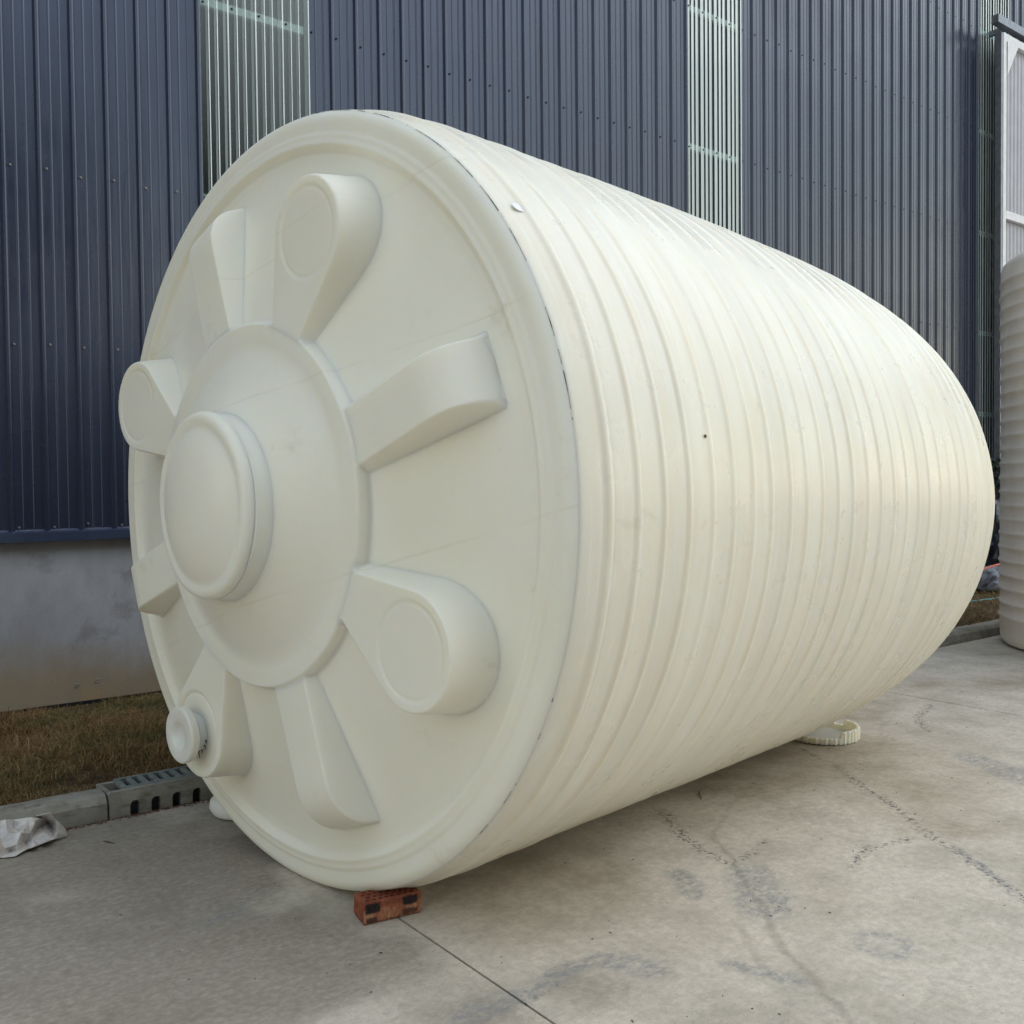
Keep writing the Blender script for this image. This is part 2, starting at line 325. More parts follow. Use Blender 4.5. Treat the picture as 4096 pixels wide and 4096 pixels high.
def slab(x0, x1, y0, y1, step):
    nx = max(2, int((x1-x0)/step)+1); ny = max(2, int((y1-y0)/step)+1)
    xs = np.linspace(x0, x1, nx); ys = np.linspace(y0, y1, ny)
    X, Y = np.meshgrid(xs, ys, indexing='ij')
    Z = (fbm(X*.9, Y*.9, 3)-.47)*.006
    edge = np.minimum(np.minimum(X-x0, x1-X), np.minimum(Y-y0, y1-Y)); Z = Z*np.clip(edge/.1, 0, 1)
    wob = (fbm(X*9, Y*9, 5)-.47)*.05
    XW = X+(fbm(X*3, Y*3, 15)-.47)*.16; YW = Y+(fbm(X*3+5, Y*3, 16)-.47)*.16
    wet = np.maximum((1-sstep(seg_dist(XW, YW, WET)+wob*.5, .006, .026))*(.35+.65*sstep(Y, 3.5, 2.9)), .55*(1-sstep(seg_dist(X, Y, WET2)+wob*.3, .006, .025)))
    sc = np.zeros_like(X)
    for p, r in SCUFF: sc = np.maximum(sc, 1-sstep(seg_dist(X, Y, p)+wob, r*.4, r*1.5))
    ty = np.zeros_like(X)
    for p, r in TYRE: ty = np.maximum(ty, 1-sstep(seg_dist(X, Y, p)+wob, r*.5, r*1.3))
    damp = sstep(fbm(X*1.3+2, Y*1.6, 41)+.30*sstep(X, 2.1, .9)*sstep(Y, 2.6, 3.3)-.10*sstep(X, 1.6, 3.), .50, .66)*sstep(X, 3.2, 1.6)
    damp = np.maximum(damp, .9*sstep(fbm(X*2.2, Y*2.2, 61)-.14+.42*np.exp(-((X-1.15)/.30)**2-((Y-2.95)/.28)**2), .62, .72))
    brn = sstep(fbm(X*1.1+7, Y*1.6+2, 71)+.33*np.exp(-((Y-3.25-(X-2)*.14)/.45)**2), .52, .85)*sstep(X, 1.8, 2.4)  # browner band following the front of the barrel, broken up by noise
    e = np.hypot((X-3.2), (Y-1.977)); ty = np.maximum(ty, 1.0*np.exp(-((e-.09)/.022)**2)+.35*(1-sstep(e, .05, .1)))
    V = np.stack([X, Y, Z], -1).reshape(-1, 3); F = grid_faces(nx, ny)
    n = len(V); B = V.copy(); sk = []
    ring = [i*ny for i in range(nx)]+[(nx-1)*ny+j for j in range(1, ny)]+[i*ny+ny-1 for i in range(nx-2, -1, -1)]+[j for j in range(ny-2, 0, -1)]
    low = V[ring].copy(); low[:, 2] = -.028
    V = np.vstack([V, low]); m = len(ring)
    fs = F.tolist()+[(ring[k], n+k, n+(k+1) % m, ring[(k+1) % m]) for k in range(m)]
    me = mesh('slab', V, fs)
    for nm, A in (('wet', wet), ('scuff', sc), ('tyre', ty), ('damp', damp), ('brown_tone', brn)):
        at = me.attributes.new(nm, 'FLOAT', 'POINT'); at.data.foreach_set('value', np.concatenate([A.ravel(), np.zeros(m)]).astype(np.float32))
    return link('slab', me, M_conc, yard)
JX = [-13.687, -8.485, -3.283, 1.919, 7.119, 12.32, 17.52, 22.72, 27.92]
for a, b in zip(JX[:-1], JX[1:]):
    fine = -4 < a < 10
    slab(a+.005, b-.005, .6, 5.188, .02 if fine and a > 1 else (.04 if fine else .5))
    slab(a+.005, b-.005, -6.6, .59, 1.); slab(a+.005, b-.005, -13.8, -6.61, 2.)

# grass verge
xs = np.linspace(-10, 28, 381); ys = np.linspace(5.3, 7.52, 60); X, Y = np.meshgrid(xs, ys, indexing='ij')
Z = .085+.045*sstep(Y, 5.4, 6.2)+(fbm(X*3, Y*3, 9)-.47)*.06
Z = np.where((X > 1.1) & (X < 2.3) & (Y < 5.46), -.025, Z)
verge = link('verge', mesh('verge', np.stack([X, Y, Z], -1).reshape(-1, 3), grid_faces(381, 60)), M_soil, None, True); tag(verge, kind='structure')
def blades(n, xr, yr, hmin, hmax, wd):
    x = rng.uniform(*xr, n); y = rng.uniform(*yr, n); dens = fbm(x*2.3, y*2.3, 21); keep = rng.uniform(0, 1, n) < sstep(dens, .22, .5)+.12
    keep &= ~((x > 1.32) & (x < 2.1) & (y < 5.485)); x, y, dens = x[keep], y[keep], dens[keep]; n = len(x)
    z = .075+.045*sstep(y, 5.4, 6.2)+(fbm(x*3, y*3, 9)-.47)*.06
    hh = rng.uniform(hmin, hmax, n)*(.5+dens); az = rng.uniform(0, 6.283, n); lean = rng.uniform(.5, 1.9, n)*hh; wz = rng.uniform(0, 6.283, n)
    b = np.stack([x, y, z], -1); wv = np.stack([np.cos(wz), np.sin(wz), 0*wz], -1)*wd; lv = np.stack([np.cos(az), np.sin(az), 0*az], -1)*lean[:, None]
    m_ = b+lv*.35+np.array([0, 0, 1])*(hh*.75)[:, None]; t = b+lv+np.array([0, 0, 1])*hh[:, None]*.85
    V = np.stack([b-wv, b+wv, m_-wv*.7, m_+wv*.7, t], 1).reshape(-1, 3)
    k = np.arange(n)[:, None]*5; F = np.concatenate([k+[0, 1, 3], k+[0, 3, 2], k+[2, 3, 4]], 0)
    big = fbm(x*1.7+9, y*1.7, 33); tone = np.clip(rng.normal(.45, .2, n)+(big-.47)*1.1, 0, .78)
    grn = (fbm(x*2.6, y*2.6, 51)+.16*sstep(y, 6.4, 7.3)) > .60; tone = np.where(grn & (rng.uniform(0, 1, n) < .75), rng.uniform(.77, .83, n), tone)
    tone = np.where(rng.uniform(0, 1, n) < .05, rng.uniform(.88, 1, n), tone)
    return V, F, np.repeat(tone, 5)
parts = [blades(2600, (.3, 3.2), (5.5, 7.42), .06, .12, .0020), blades(60000, (.3, 3.2), (5.34, 7.46), .025, .07, .0018), blades(9000, (8.8, 16), (5.34, 7.46), .03, .06, .004), blades(9000, (-6, .3), (5.34, 7.46), .03, .06, .003), blades(7000, (3.2, 8.8), (5.34, 7.46), .03, .06, .003)]
off = 0; VV, FF, TT = [], [], []
for V, F, T in parts: VV.append(V); FF.append(F+off); TT.append(T); off += len(V)
me = mesh('grass', np.vstack(VV), np.vstack(FF)); at = me.attributes.new('tone', 'FLOAT', 'POINT'); at.data.foreach_set('value', np.concatenate(TT).astype(np.float32))
tag(link('grass', me, M_grass), 'short dry brown grass along the foot of the wall', 'grass', kind='stuff')

# kerb
kerb = empty('kerb', (0, 5.2, 0), kind='structure')
def kerb_prof(y0, h=.13):
    return [(y0, -.028), (y0+.004, .085), (y0+.028, h-.012), (y0+.05, h), (y0+.15, h), (y0+.16, h-.01), (y0+.16, -.028)]
def kerb_stone(x0, x1):
    n = max(2, int((x1-x0)/.04)); xs = np.linspace(x0, x1, n); pr = np.array(kerb_prof(0.0)); V = []
    for i, x in enumerate(xs):
        e = .004 if i in (0, n-1) else 0
        jt = (vnoise(np.arange(len(pr))*7.3+x*9, np.full(len(pr), x*11.), 2)-.5)*.007
        V += [(x, a+(e if k < 4 else 0)+jt[k]*(b > 0), b-(e if b > .1 else 0)+jt[k]*.6*(b > 0)) for k, (a, b) in enumerate(pr)]
    k = len(pr); F = grid_faces(n, k).tolist()+[tuple(range(k)), tuple(range((n-1)*k, n*k))[::-1]]
    return link('kerb_stone', mesh('kerb_stone', V, F), M_kerb, kerb)
x = 1.333
while x > -8: kerb_stone(x-.745, x-.003); x -= .75
x = 2.09
while x < 26: kerb_stone(x+.003, x+.745); x += .75

# drain kerb: arched inlets in front, slotted grate on top
dk = empty('drain_kerb', (1.337, 5.2, 0), 'pale concrete drain kerb with arched inlets and slotted grey grate', 'drain')
def drain_body():
    bm = bmesh.new(); Lk = .748; y0, y1, zt = .004, .052, .13
    # front wall polygon with arches along the foot
    arch = []
    for k in range(6):
        c = .131+.109*k
        if c+.03 > Lk: break
        arch.append(c)
    pts = [(0.004, -.02)]
    for c in arch:
        pts += [(c-.025, -.02), (c-.025, .046)]+[(c-.025*math.cos(a), .046+.028*math.sin(a)) for a in np.linspace(.4, math.pi-.4, 6)]+[(c+.025, .046), (c+.025, -.02)]
    pts += [(Lk, -.02), (Lk, zt-.006), (Lk-.006, zt), (.012, zt), (.004, zt-.008)]
    fr = [bm.verts.new((x, y0+(.012 if z > .11 else 0), z)) for x, z in pts]; bk = [bm.verts.new((x, y1, z)) for x, z in pts]
    bm.faces.new(fr); bm.faces.new(bk[::-1]); n = len(pts)
    for i in range(n): bm.faces.new((fr[i], bk[i], bk[(i+1) % n], fr[(i+1) % n]))
    bmesh.ops.recalc_face_normals(bm, faces=bm.faces)
    return bm
bm_obj('front_wall', drain_body(), M_kerb, dk)
box('back_wall', .004, .748, .245, .275, -.02, .118, M_kerb, dk, .004); box('channel_floor', .0, .75, .05, .25, -.03, -.012, M_grit, dk)
box('end_wall', .004, .03, .053, .244, -.02, .119, M_kerb, dk, .003); box('end_wall', .72, .748, .053, .244, -.02, .119, M_kerb, dk, .003)
bm = bmesh.new(); z0, z1 = .106, .132
for (a, b, c, e) in ((.09, .735, .0535, .096), (.09, .735, .236, .262)): box_bm(bm, a, b, c, e, z0, z1, .003)
grate = bm_obj('grate', bm, M_grate, dk); me_bar = None
for k in range(11):
    if me_bar is None:
        o = box('grate_bar', 0, .028, .095, .237, z0, z1-.0015, M_grate, grate, .003); me_bar = o.data
    else: o = link('grate_bar', me_bar, None, grate)
    o.location = (.09+.0585*k, 0, 0)

# ------------------------------------------------------------------ warehouse
WY, PITCH = 7.47, .229
wh = empty('warehouse', (2.692, WY, 0), 'navy corrugated steel warehouse with translucent strips above a concrete plinth', 'building')
OX, OY = 2.692, WY
def sheet_profile(npitch, big=False):
    p = [];  hr = .023; mh = .016 if big else .0038; mw = .015 if big else .009
    for k in range(npitch):
        x = k*PITCH
        p += [(x-.024, 0), (x-.012, -hr), (x+.003, -hr), (x+.013, -hr*.80), (x+.024, 0)]
        for c in (.080, .148): p += [(x+c-mw, 0), (x+c-mw*.4, -mh), (x+c+mw*.1, -mh), (x+c+mw, 0)]
    e_ = npitch*PITCH; p += [(e_-.0245, -.0012), (e_-.0125, -hr-.0015), (e_+.0035, -hr-.0015), (e_+.0135, -hr*.8-.0015), (e_+.0245, -.0012)]
    return p
def sheet_mesh(z0, z1, big):
    pr = sheet_profile(4, big); zs = np.linspace(z0, z1, 14); V = []
    for z in zs: V += [(x, y, z) for x, y in pr]
    return mesh('cladding_sheet', np.array(V), grid_faces(len(zs), len(pr)))
Z0, ZT = 1.405, 9.8
ROWS = [1.445, 2.72, 3.955, 5.47, 7.0, 8.5]
me_sheet = sheet_mesh(Z0, ZT, False); me_low = sheet_mesh(Z0, 3.97, False); me_strip = sheet_mesh(3.94, ZT, True); me_strip_full = sheet_mesh(Z0, ZT, True)
def screw_mesh(rows):
    bm = bmesh.new()
    for z in rows:
        for k in range(4):
            mt = Matrix.Translation((k*PITCH+.045+rng.uniform(-.004, .004), -.005, z+rng.uniform(-.012, .012))) @ Matrix.Rotation(math.pi/2, 4, 'X')
            bmesh.ops.create_cone(bm, cap_ends=True, segments=8, radius1=.009, radius2=.009, depth=.004, matrix=mt)
            bmesh.ops.create_cone(bm, cap_ends=True, segments=6, radius1=.0055, radius2=.005, depth=.010, matrix=Matrix.Translation((0, -.006, 0)) @ mt)
    me = bpy.data.meshes.new('screws'); bm.to_mesh(me); bm.free(); return me
scr = [screw_mesh(ROWS) for _ in range(3)]; scr_low = screw_mesh(ROWS[:3])
for m_, k_ in zip(scr, (M_screwd, M_screw, M_screwd)): m_.materials.append(k_)
scr_low.materials.append(M_screw)
W4 = 4*PITCH
def put(name, me, mat, i):
    o = link(name, me, mat, wh); o.location = (i*W4, 0, 0); return o
for i in range(-9, 22):
    if i in (0, 6, 13):
        s_ = put('translucent_sheet', me_strip if i == 0 else me_strip_full, M_fibre, i); s_['label'] = 'pale green translucent ribbed strip'
        sm = link('screws', scr[0], None, s_); sm['kind'] = 'stuff'
        if i == 0:
            s2 = put('cladding_sheet', me_low, M_blue, 0); s2.location.y = -.002; sm2 = link('screws', scr_low, None, s2); sm2['kind'] = 'stuff'
    else:
        s_ = put('cladding_sheet', me_sheet, M_blue, i); pass
        sm = link('screws', scr[1 if i < 1 else 2], None, s_); sm['kind'] = 'stuff'
for z in ROWS[1:]:
    for i in (0, 6, 13):
        if i == 0 and z < 3.9: continue
        box('purlin', i*W4-.03, (i+1)*W4+.0, .004, .05, z-.032, z+.032, M_purlin, wh)
XL, XR = -9*W4, 22*W4
box('plinth', XL, XR, .035, .30, -.05, 1.40, M_plinth, wh)
box('membrane_edge', XL, XR, .018, .034, -.02, .158, M_black, wh)
bm = bmesh.new(); pr = [(.02, 1.44), (-.012, 1.412), (-.065, 1.402), (-.068, 1.338), (-.052, 1.334), (-.045, 1.345), (.034, 1.352)]
vs = [[bm.verts.new((xx, a, b)) for a, b in pr] for xx in (XL, XR)]
for k in range(len(pr)-1): bm.faces.new((vs[0][k], vs[0][k+1], vs[1][k+1], vs[1][k]))
bmesh.ops.recalc_face_normals(bm, faces=bm.faces); bm_obj('drip_flashing', bm, M_bluetrim, wh)
box('back_wall', XL, XR, 15., 15.2, -.05, ZT, M_inside, wh); box('side_wall', XL-.2, XL-.002, .0, 15.2, -.05, ZT, M_blue, wh); box('side_wall', XR+.002, XR+.2, .0, 15.2, -.05, ZT, M_blue, wh)
box('roof', XL-.4, XR+.4, -.3, 15.5, ZT+.01, ZT+.16, M_roof, wh); box('interior_floor', XL, XR, .31, 15., -.05, -.01, M_inside, wh)
for px, pz in ((1.725, .276), (1.868, .293)):
    o = lathe('anchor_hole', [(.0005, -.004), (.008, -.004), (.011, .003), (.015, .002), (.017, 0)], M_kerb, wh, 14, lambda th, r, h: r*(1+.15*np.sin(th*2)+.06*np.sin(th*5+1))); o.rotation_euler = (math.pi/2, 0, 0); o.location = (px-OX, .033, pz)

# sliding door at the far right
sdoor = empty('sliding_door'); sdoor.parent = wh; sdoor.location = (14.70-OX, -.30, 0); sdoor['label'] = 'tall sliding door leaf with white steel frame'
box('edge_channel', -.06, -.001, -.045, .05, .05, 8.34, M_rail, sdoor, .003); box('stile', 0, .09, -.05, .05, .05, 8.35, M_frame, sdoor, .004); box('top_rail', .091, 5., -.049, .049, 8.24, 8.35, M_frame, sdoor, .004)
box('middle_rail', .091, 5., -.049, .02, 5.62, 5.74, M_frame, sdoor, .004); box('middle_rail', .091, 5., -.049, .02, 2.9, 3.02, M_frame, sdoor, .004); box('bottom_rail', .091, 5., -.049, .049, .05, .16, M_frame, sdoor, .004)
bm = bmesh.new(); a = [bm.verts.new(p) for p in ((.121, -.052, 8.24), (.121, -.052, 7.75), (.45, -.052, 8.24))]; b = [bm.verts.new((v.co.x, -.044, v.co.z)) for v in a]
bm.faces.new(a); bm.faces.new(b[::-1])
for i in range(3): bm.faces.new((a[i], b[i], b[(i+1) % 3], a[(i+1) % 3]))
bmesh.ops.recalc_face_normals(bm, faces=bm.faces); bm_obj('gusset', bm, M_frame, sdoor)
pr = []; xx = .12
while xx < 4.95: pr += [(xx, .03), (xx+.03, .015), (xx+.05, .015), (xx+.08, .03)]; xx += .115
V = [(a_, b_, z) for z in (.1, 8.3) for a_, b_ in pr]
link('door_sheet', mesh('door_sheet', np.array(V), grid_faces(2, len(pr))), M_doorin, sdoor)
tr = bm = bmesh.new(); box_bm(bm, 14.52-OX, 20-OX, -.36, -.25, 8.45, 8.57, .004); bm_obj('door_track', bm, M_rail, wh)
for xx in (14.95, 16.5, 18.):
    box('track_bracket', xx-OX, xx-OX+.06, -.249, -.001, 8.48, 8.55, M_rail, wh)

# unseen tall block, added so the left cladding reflects something dark
wk = empty('reflected_block', (-24, -13.5, 0), 'unseen dark grey block added across the yard to darken wall reflections', 'building')
M_wk = simple('grey_render', (.07, .075, .085), .8, 0, .15, 2)
box('wall', 0, 32, -.3, 0, -.02, 12., M_wk, wk); box('wall', 0, .3, -8, -.301, -.02, 12., M_wk, wk); box('wall', 31.7, 32, -8, -.301, -.02, 12., M_wk, wk); box('roof', -.4, 32.4, -8.2, .4, 12.01, 12.2, M_roof, wk)
for k in range(9): box('window', 1.2+3.4*k, 3.0+3.4*k, .001, .04, 1.1, 2.6, M_black, wk)

# ------------------------------------------------------------------ the tank lying on its side
C0 = np.array([1.78368, 3.89193, 1.62515]); AZ, PT = .140429, .005712
R1, R2, LT, SL, SR, SAG, BUL = 1.6189, 1.6464, 4.0226, 1.3058, .1743, .04456, .00867
av = np.array([math.cos(AZ)*math.cos(PT), math.sin(AZ)*math.cos(PT), math.sin(PT)]); sv = np.array([math.sin(AZ), -math.cos(AZ), 0]); uv = np.cross(sv, av)
tank = empty('storage_tank', (0, 0, 0), 'huge cream ribbed plastic tank lying on its side in the foreground', 'tank')
MT = Matrix.Identity(4)
for i in range(3): MT[i][0] = av[i]; MT[i][1] = -sv[i]; MT[i][2] = uv[i]
MT.translation = Vector(C0-uv*R1); tank.matrix_world = MT
def loc(S, U, dd): return np.stack([-dd, -S, U+R1], -1)           # cap plane (right, up, outward) -> tank space

# --- end cap as a height field, then split into its moulded features
LOBE = [math.radians(a) for a in (66.5, 155, -116, -25.5)]; WEDGE = [math.radians(a) for a in (20, 109, -160, -70)]
def smax(a, b, k=.012):
    h_ = np.clip(.5+.5*(a-b)/k, 0, 1); return b*(1-h_)+a*h_+k*h_*(1-h_)
def base_h(r):
    cone = .165-(r-.75)*.245
    ann = .030-.006*sstep(r, 1.52, 1.54)
    cone = np.maximum(cone, .002)+.5*np.exp(-np.abs(cone-.002)/.03)*.02
    v = cone+(ann-cone)*sstep(r, 1.45, 1.488)
    v = v+.005*np.exp(-((r-1.489)/.012)**2)
    v = v-(.024)*(np.clip((r-1.565)/(R1-1.565), 0, 1)**2.8)
    hub = smax(np.full_like(r, .213)-.003*sstep(r, .70, .64), .213+(.63-r)*.50, .02)
    return v+(hub-v)*sstep(r, .770, .746)
def lobe_sd(S, U, a):
    x = S*math.cos(a)+U*math.sin(a); y = -S*math.sin(a)+U*math.cos(a)
    x0, r0, x1, r1 = .70, .085, 1.138, .220
    l = x1-x0; k = (r1-r0)/l; c = math.sqrt(1-k*k); yy = np.abs(y)       # uneven capsule
    px = x-x0; q = px*c*0+px
    t = np.clip((px+yy*k/c)/l, 0, 1)
    return np.hypot(px-t*l, yy)-(r0+(r1-r0)*t), x, y
def cap_h(S, U):
    r = np.hypot(S, U); H = base_h(r); B0 = .165-(r-.75)*.245
    for i, a in enumerate(LOBE):
        sd_, x, y = lobe_sd(S, U, a); top = .2135
        f = (1-sstep(sd_, -.010, .028))*sstep(r, .725, .750)
        rc = np.hypot(x-1.138, y)
        mark = -.003*np.exp(-((rc-.172)/.009)**2)-.0025*(1-sstep(rc, .163, .178))
        if i == 2: mark = mark*2.2
        hh = top+mark
        H = np.where(f > 0, np.maximum(H, H+(hh-H)*f), H)
    for a in WEDGE:
        x = S*math.cos(a)+U*math.sin(a); y = np.abs(-S*math.sin(a)+U*math.cos(a))
        q = np.clip((x-1.14)/.225, 0, 1); bb = .165-(x-.75)*.245
        top = bb-.02+(.205-bb+.02)*np.sqrt(np.maximum(1-q**2.2, 0)); top = np.where(x < .70, -1, top)
        f = 1-sstep(y, .106, .142)
        cand = H+(top-H)*f
        ok = (y < .16) & (x > .70) & (x < 1.46)
        H = np.where(ok & (f > 0), np.maximum(cand, H), H)
    return H
NR, NA = 250, 1500
rr = np.concatenate([np.linspace(.30, 1.585, NR-22), np.linspace(1.588, R1, 22)]); th = np.linspace(0, 2*np.pi, NA, endpoint=False)
TH, RR = np.meshgrid(th, rr, indexing='ij'); S, U = RR*np.cos(TH), RR*np.sin(TH); H = cap_h(S, U)
e = .0025; dS = (cap_h(S+e, U)-cap_h(S-e, U))/(2*e); dU = (cap_h(S, U+e)-cap_h(S, U-e))/(2*e)
H[:, -1] = 0.0
VL = loc(S, U, H).reshape(-1, 3); NN = np.stack([-np.ones_like(S), dS, -dU], -1); NN /= np.linalg.norm(NN, axis=-1, keepdims=True); NN = NN.reshape(-1, 3)
F = grid_faces(NA, NR, True)
fc = VL[F].mean(1); fS, fU = -fc[:, 1], fc[:, 2]-R1
fn = np.cross(VL[F[:, 1]]-VL[F[:, 0]], VL[F[:, 2]]-VL[F[:, 0]])
if (fn[:, 0] > 0).mean() > .5: F = F[:, ::-1]
own = np.zeros(len(F), int); frr = np.hypot(fS, fU); own[frr < .765] = 1
for i, a in enumerate(LOBE):
    sd_, x, y = lobe_sd(fS, fU, a); own[(sd_ < .028) & (frr > .742)] = 10+i
for i, a in enumerate(WEDGE):
    x = fS*math.cos(a)+fU*math.sin(a); y = np.abs(-fS*math.sin(a)+fU*math.cos(a)); own[(y < .142) & (x > .742) & (x < 1.362) & (own == 0)] = 20+i
def sub_mesh(name, key, mat, parent):
    fs = F[own == key]; idx, inv = np.unique(fs, return_inverse=True); inv = inv.reshape(fs.shape)
    me = mesh(name, VL[idx], inv); o = link(name, me, mat, parent, True)
    me.normals_split_custom_set_from_vertices(NN[idx].tolist()); return o
endp = sub_mesh('end_panel', 0, M_cap, tank); hubo = sub_mesh('hub', 1, M_cap, tank)
for i in range(4):
    o = sub_mesh('support_boss', 10+i, M_cap, tank)
    if i == 2: o['label'] = 'moulded boss carrying the small outlet flange'
    sub_mesh('stiffening_rib', 20+i, M_cap, tank)
def on_cap(o, S_, U_, D_, ky=1.):
    o.parent = tank; o.matrix_local = Matrix.Translation((-D_, -S_, U_+R1)) @ Matrix.Rotation(-math.pi/2, 4, 'Y') @ Matrix.Diagonal((1, ky, 1, 1))
knurl = lambda t, r, h: r-np.where(r > .372, .0022*(np.sin(t*95) > .7), 0)+.002*np.sin(t*5+1)
o = lathe('manhole_neck', [(.43, .302), (.392, .326), (.376, .346), (.371, .370), (.368, .396), (.33, .398)], M_cap, None, 96); on_cap(o, 0, 0, 0)
lid = lathe('manhole_lid', [(.33, .394), (.368, .394), (.376, .398), (.3765, .418), (.370, .432), (.358, .439), (.340, .441), (.326, .437), (.314, .437), (.300, .443), (.26, .460), (.20, .476), (.13, .487), (.06, .492), (0.0005, .493)], M_lid, None, 190, knurl); on_cap(lid, 0, 0.007, 0, .955)
EC = (-.50, -1.030)
o = lathe('outlet_collar', [(.078, .205), (.086, .212), (.084, .238), (.072, .246), (.060, .247), (.056, .25), (.056, .275)], M_white, None, 48, lambda t, r, h: r+.0015*np.sin(t*7+h*90)); on_cap(o, *EC, 0)
o = lathe('grime_ring', [(.060, .247), (.066, .254), (.060, .263)], M_seam, None, 48); on_cap(o, *EC, 0)
o = lathe('outlet_flange', [(.055, .262), (.118, .262), (.126, .267), (.127, .296), (.121, .303), (.068, .306), (.060, .302), (.050, .288), (.03, .280), (.0005, .278)], M_white, None, 64); on_cap(o, *EC, 0)

for k_, (da, ln) in enumerate(((-1.75, .030), (-1.55, .022), (-1.35, .034), (-1.0, .018), (-.6, .05), (-.3, .04))):
    pts_ = [(-.2155-.001*i, -(EC[0]+(.085+ln*i/4*(.5 if k_ > 3 else 1))*math.cos(da+.05*math.sin(i*2+k_))), EC[1]+(.085+ln*i/4*(.5 if k_ > 3 else 1))*math.sin(da+.05*math.sin(i*2+k_))+R1) for i in range(5)]
    link('rust_drip', tube_mesh('rust_drip', pts_, [.003, .0028, .0022, .002, .001], 6), M_rust, tank)

# --- barrel
rib_t = [.122, .268, .417, .567, .716, .856, .996, 1.130]+[1.274+.1417*k+float(hash2(np.array(k*1.), np.array(2.), 1.)-.5)*.018 for k in range(20)]
rows = set(np.linspace(.0008, LT, 90).round(4).tolist())
for c in rib_t:
    if c > LT-.06: continue
    rows |= {round(c+d_, 4) for d_ in (-.036, -.030, -.022, -.013, -.006, .001, .006, .011, .015, .019, .024, .030)}
rows |= {.0008, .012, .02, .05}
tt = np.array(sorted(r_ for r_ in rows if .0008 <= r_ <= LT)); tt = tt[np.concatenate([[True], np.diff(tt) > .0018])]; tt = np.concatenate([[-.008], tt])
NB = 540; th = np.linspace(0, 2*np.pi, NB, endpoint=False)
TT_, TH0 = np.meshgrid(tt, th, indexing='xy')      # [NB, nt]
TH = np.abs(TH0-np.pi)                            # mirrored so that the surface noise closes round the barrel
Rb = R1+.0002-.012*(TT_ < 0)+.0025*np.clip(TT_/.02, 0, 1)+(R2-R1)*np.clip(TT_/.15, 0, 1)
xx = np.clip((TT_-(LT-SL))/SL, 0, 1); Rb = Rb-SR*(1-np.sqrt(1-xx**2))
Rb = Rb+(fbm(TH*2.2+3, TT_*1.5, 4)-.47)*.006
for k, c in enumerate(rib_t):
    if c > LT-.06: continue
    x_ = TT_-c-(vnoise(TH*4, np.full_like(TH, k*3.1), 6)-.5)*.007
    amp = .0060*(.7+.6*float(hash2(np.array(k*1.), np.array(5.), 3.)))*(1+.35*(vnoise(TH*9+k, np.full_like(TH, k*1.7), 8)-.5))
    Rb = Rb+amp*sstep(x_, -.024, -.002)*(1-sstep(x_, .006, .018))
ks = SAG*(TT_/3.7)**2; kb = BUL*(TT_/3.7)**2
Sb = Rb*np.cos(TH0)*(1+kb); Ub = Rb*np.sin(TH0)*(1-ks)-Rb*ks
V = np.stack([TT_, -Sb, Ub+R1], -1).reshape(-1, 3); Fb = grid_faces(NB, len(tt), True)
me = mesh('barrel', V, Fb[:, ::-1]); bar = link('barrel', me, M_shell, tank, True)
# seam between cap and barrel
V = []
ts = np.array([-.001, .0010, .0030]); NS = 540; th = np.linspace(0, 2*np.pi, NS, endpoint=False)
win = np.maximum(sstep(th, .05, .25)*(1-sstep(th, 1.45, 1.6)), .75*sstep(th, 5.35, 5.5)*(1-sstep(th, 5.95, 6.15)))
gr = -.0060+.0068*sstep(fbm(th*34, th*0+2, 3)*win, .27, .42)
for a_, g_ in zip(th, gr):
    for t_, dr in zip(ts, (-.003, 0, -.003)): V.append((t_, -(R1+g_+dr+.002)*math.cos(a_), (R1+g_+dr+.002)*math.sin(a_)+R1))
link('weld_seam', mesh('weld_seam', V, grid_faces(NS, 3, True)[:, ::-1]), M_seam, tank, True)
# far end disc
Rl = R1+.003+(R2-R1)-SR; ks_ = SAG*(LT/3.7)**2; kb_ = BUL*(LT/3.7)**2
th = np.linspace(0, 2*np.pi, 120, endpoint=False); V = []
for q_, dt in ((1.0, -.002), (.97, .02), (.9, .03), (.5, .035), (.02, .035)):
    V.append(np.stack([np.full_like(th, LT+dt), -Rl*q_*np.cos(th)*(1+kb_), Rl*q_*np.sin(th)*(1-ks_)-Rl*ks_+R1], -1))
V = np.stack(V, 1).reshape(-1, 3); link('base_disc', mesh('base_disc', V, grid_faces(120, 5, True)[:, ::-1]), M_shell, tank, True)
# small marks on the barrel
def on_barrel(o, t, ang, dr):
    rad = R1+.003+(R2-R1)*min(1, t/.15); k1 = SAG*(t/3.7)**2
    o.parent = tank; o.matrix_local = Matrix.Translation((t, -rad*math.cos(ang), rad*math.sin(ang)*(1-k1)-rad*k1+R1)) @ Matrix.Rotation(math.pi/2-ang, 4, 'X') @ Matrix.Translation((0, 0, dr))
M_patch = simple('white_patch', (.86, .87, .88), .5, 0, .03)
o = lathe('paint_patch', [(.0005, .0012), (.018, .0011), (.021, .0)], M_patch, None, 20, lambda t, r, h: r*(1+.5*np.cos(t)**2)); on_barrel(o, .095, math.radians(38.5), .0025)
o = lathe('plug', [(.0005, .004), (.005, .004), (.007, .001)], M_twig, None, 14); on_barrel(o, .686, math.radians(8.5), .002)

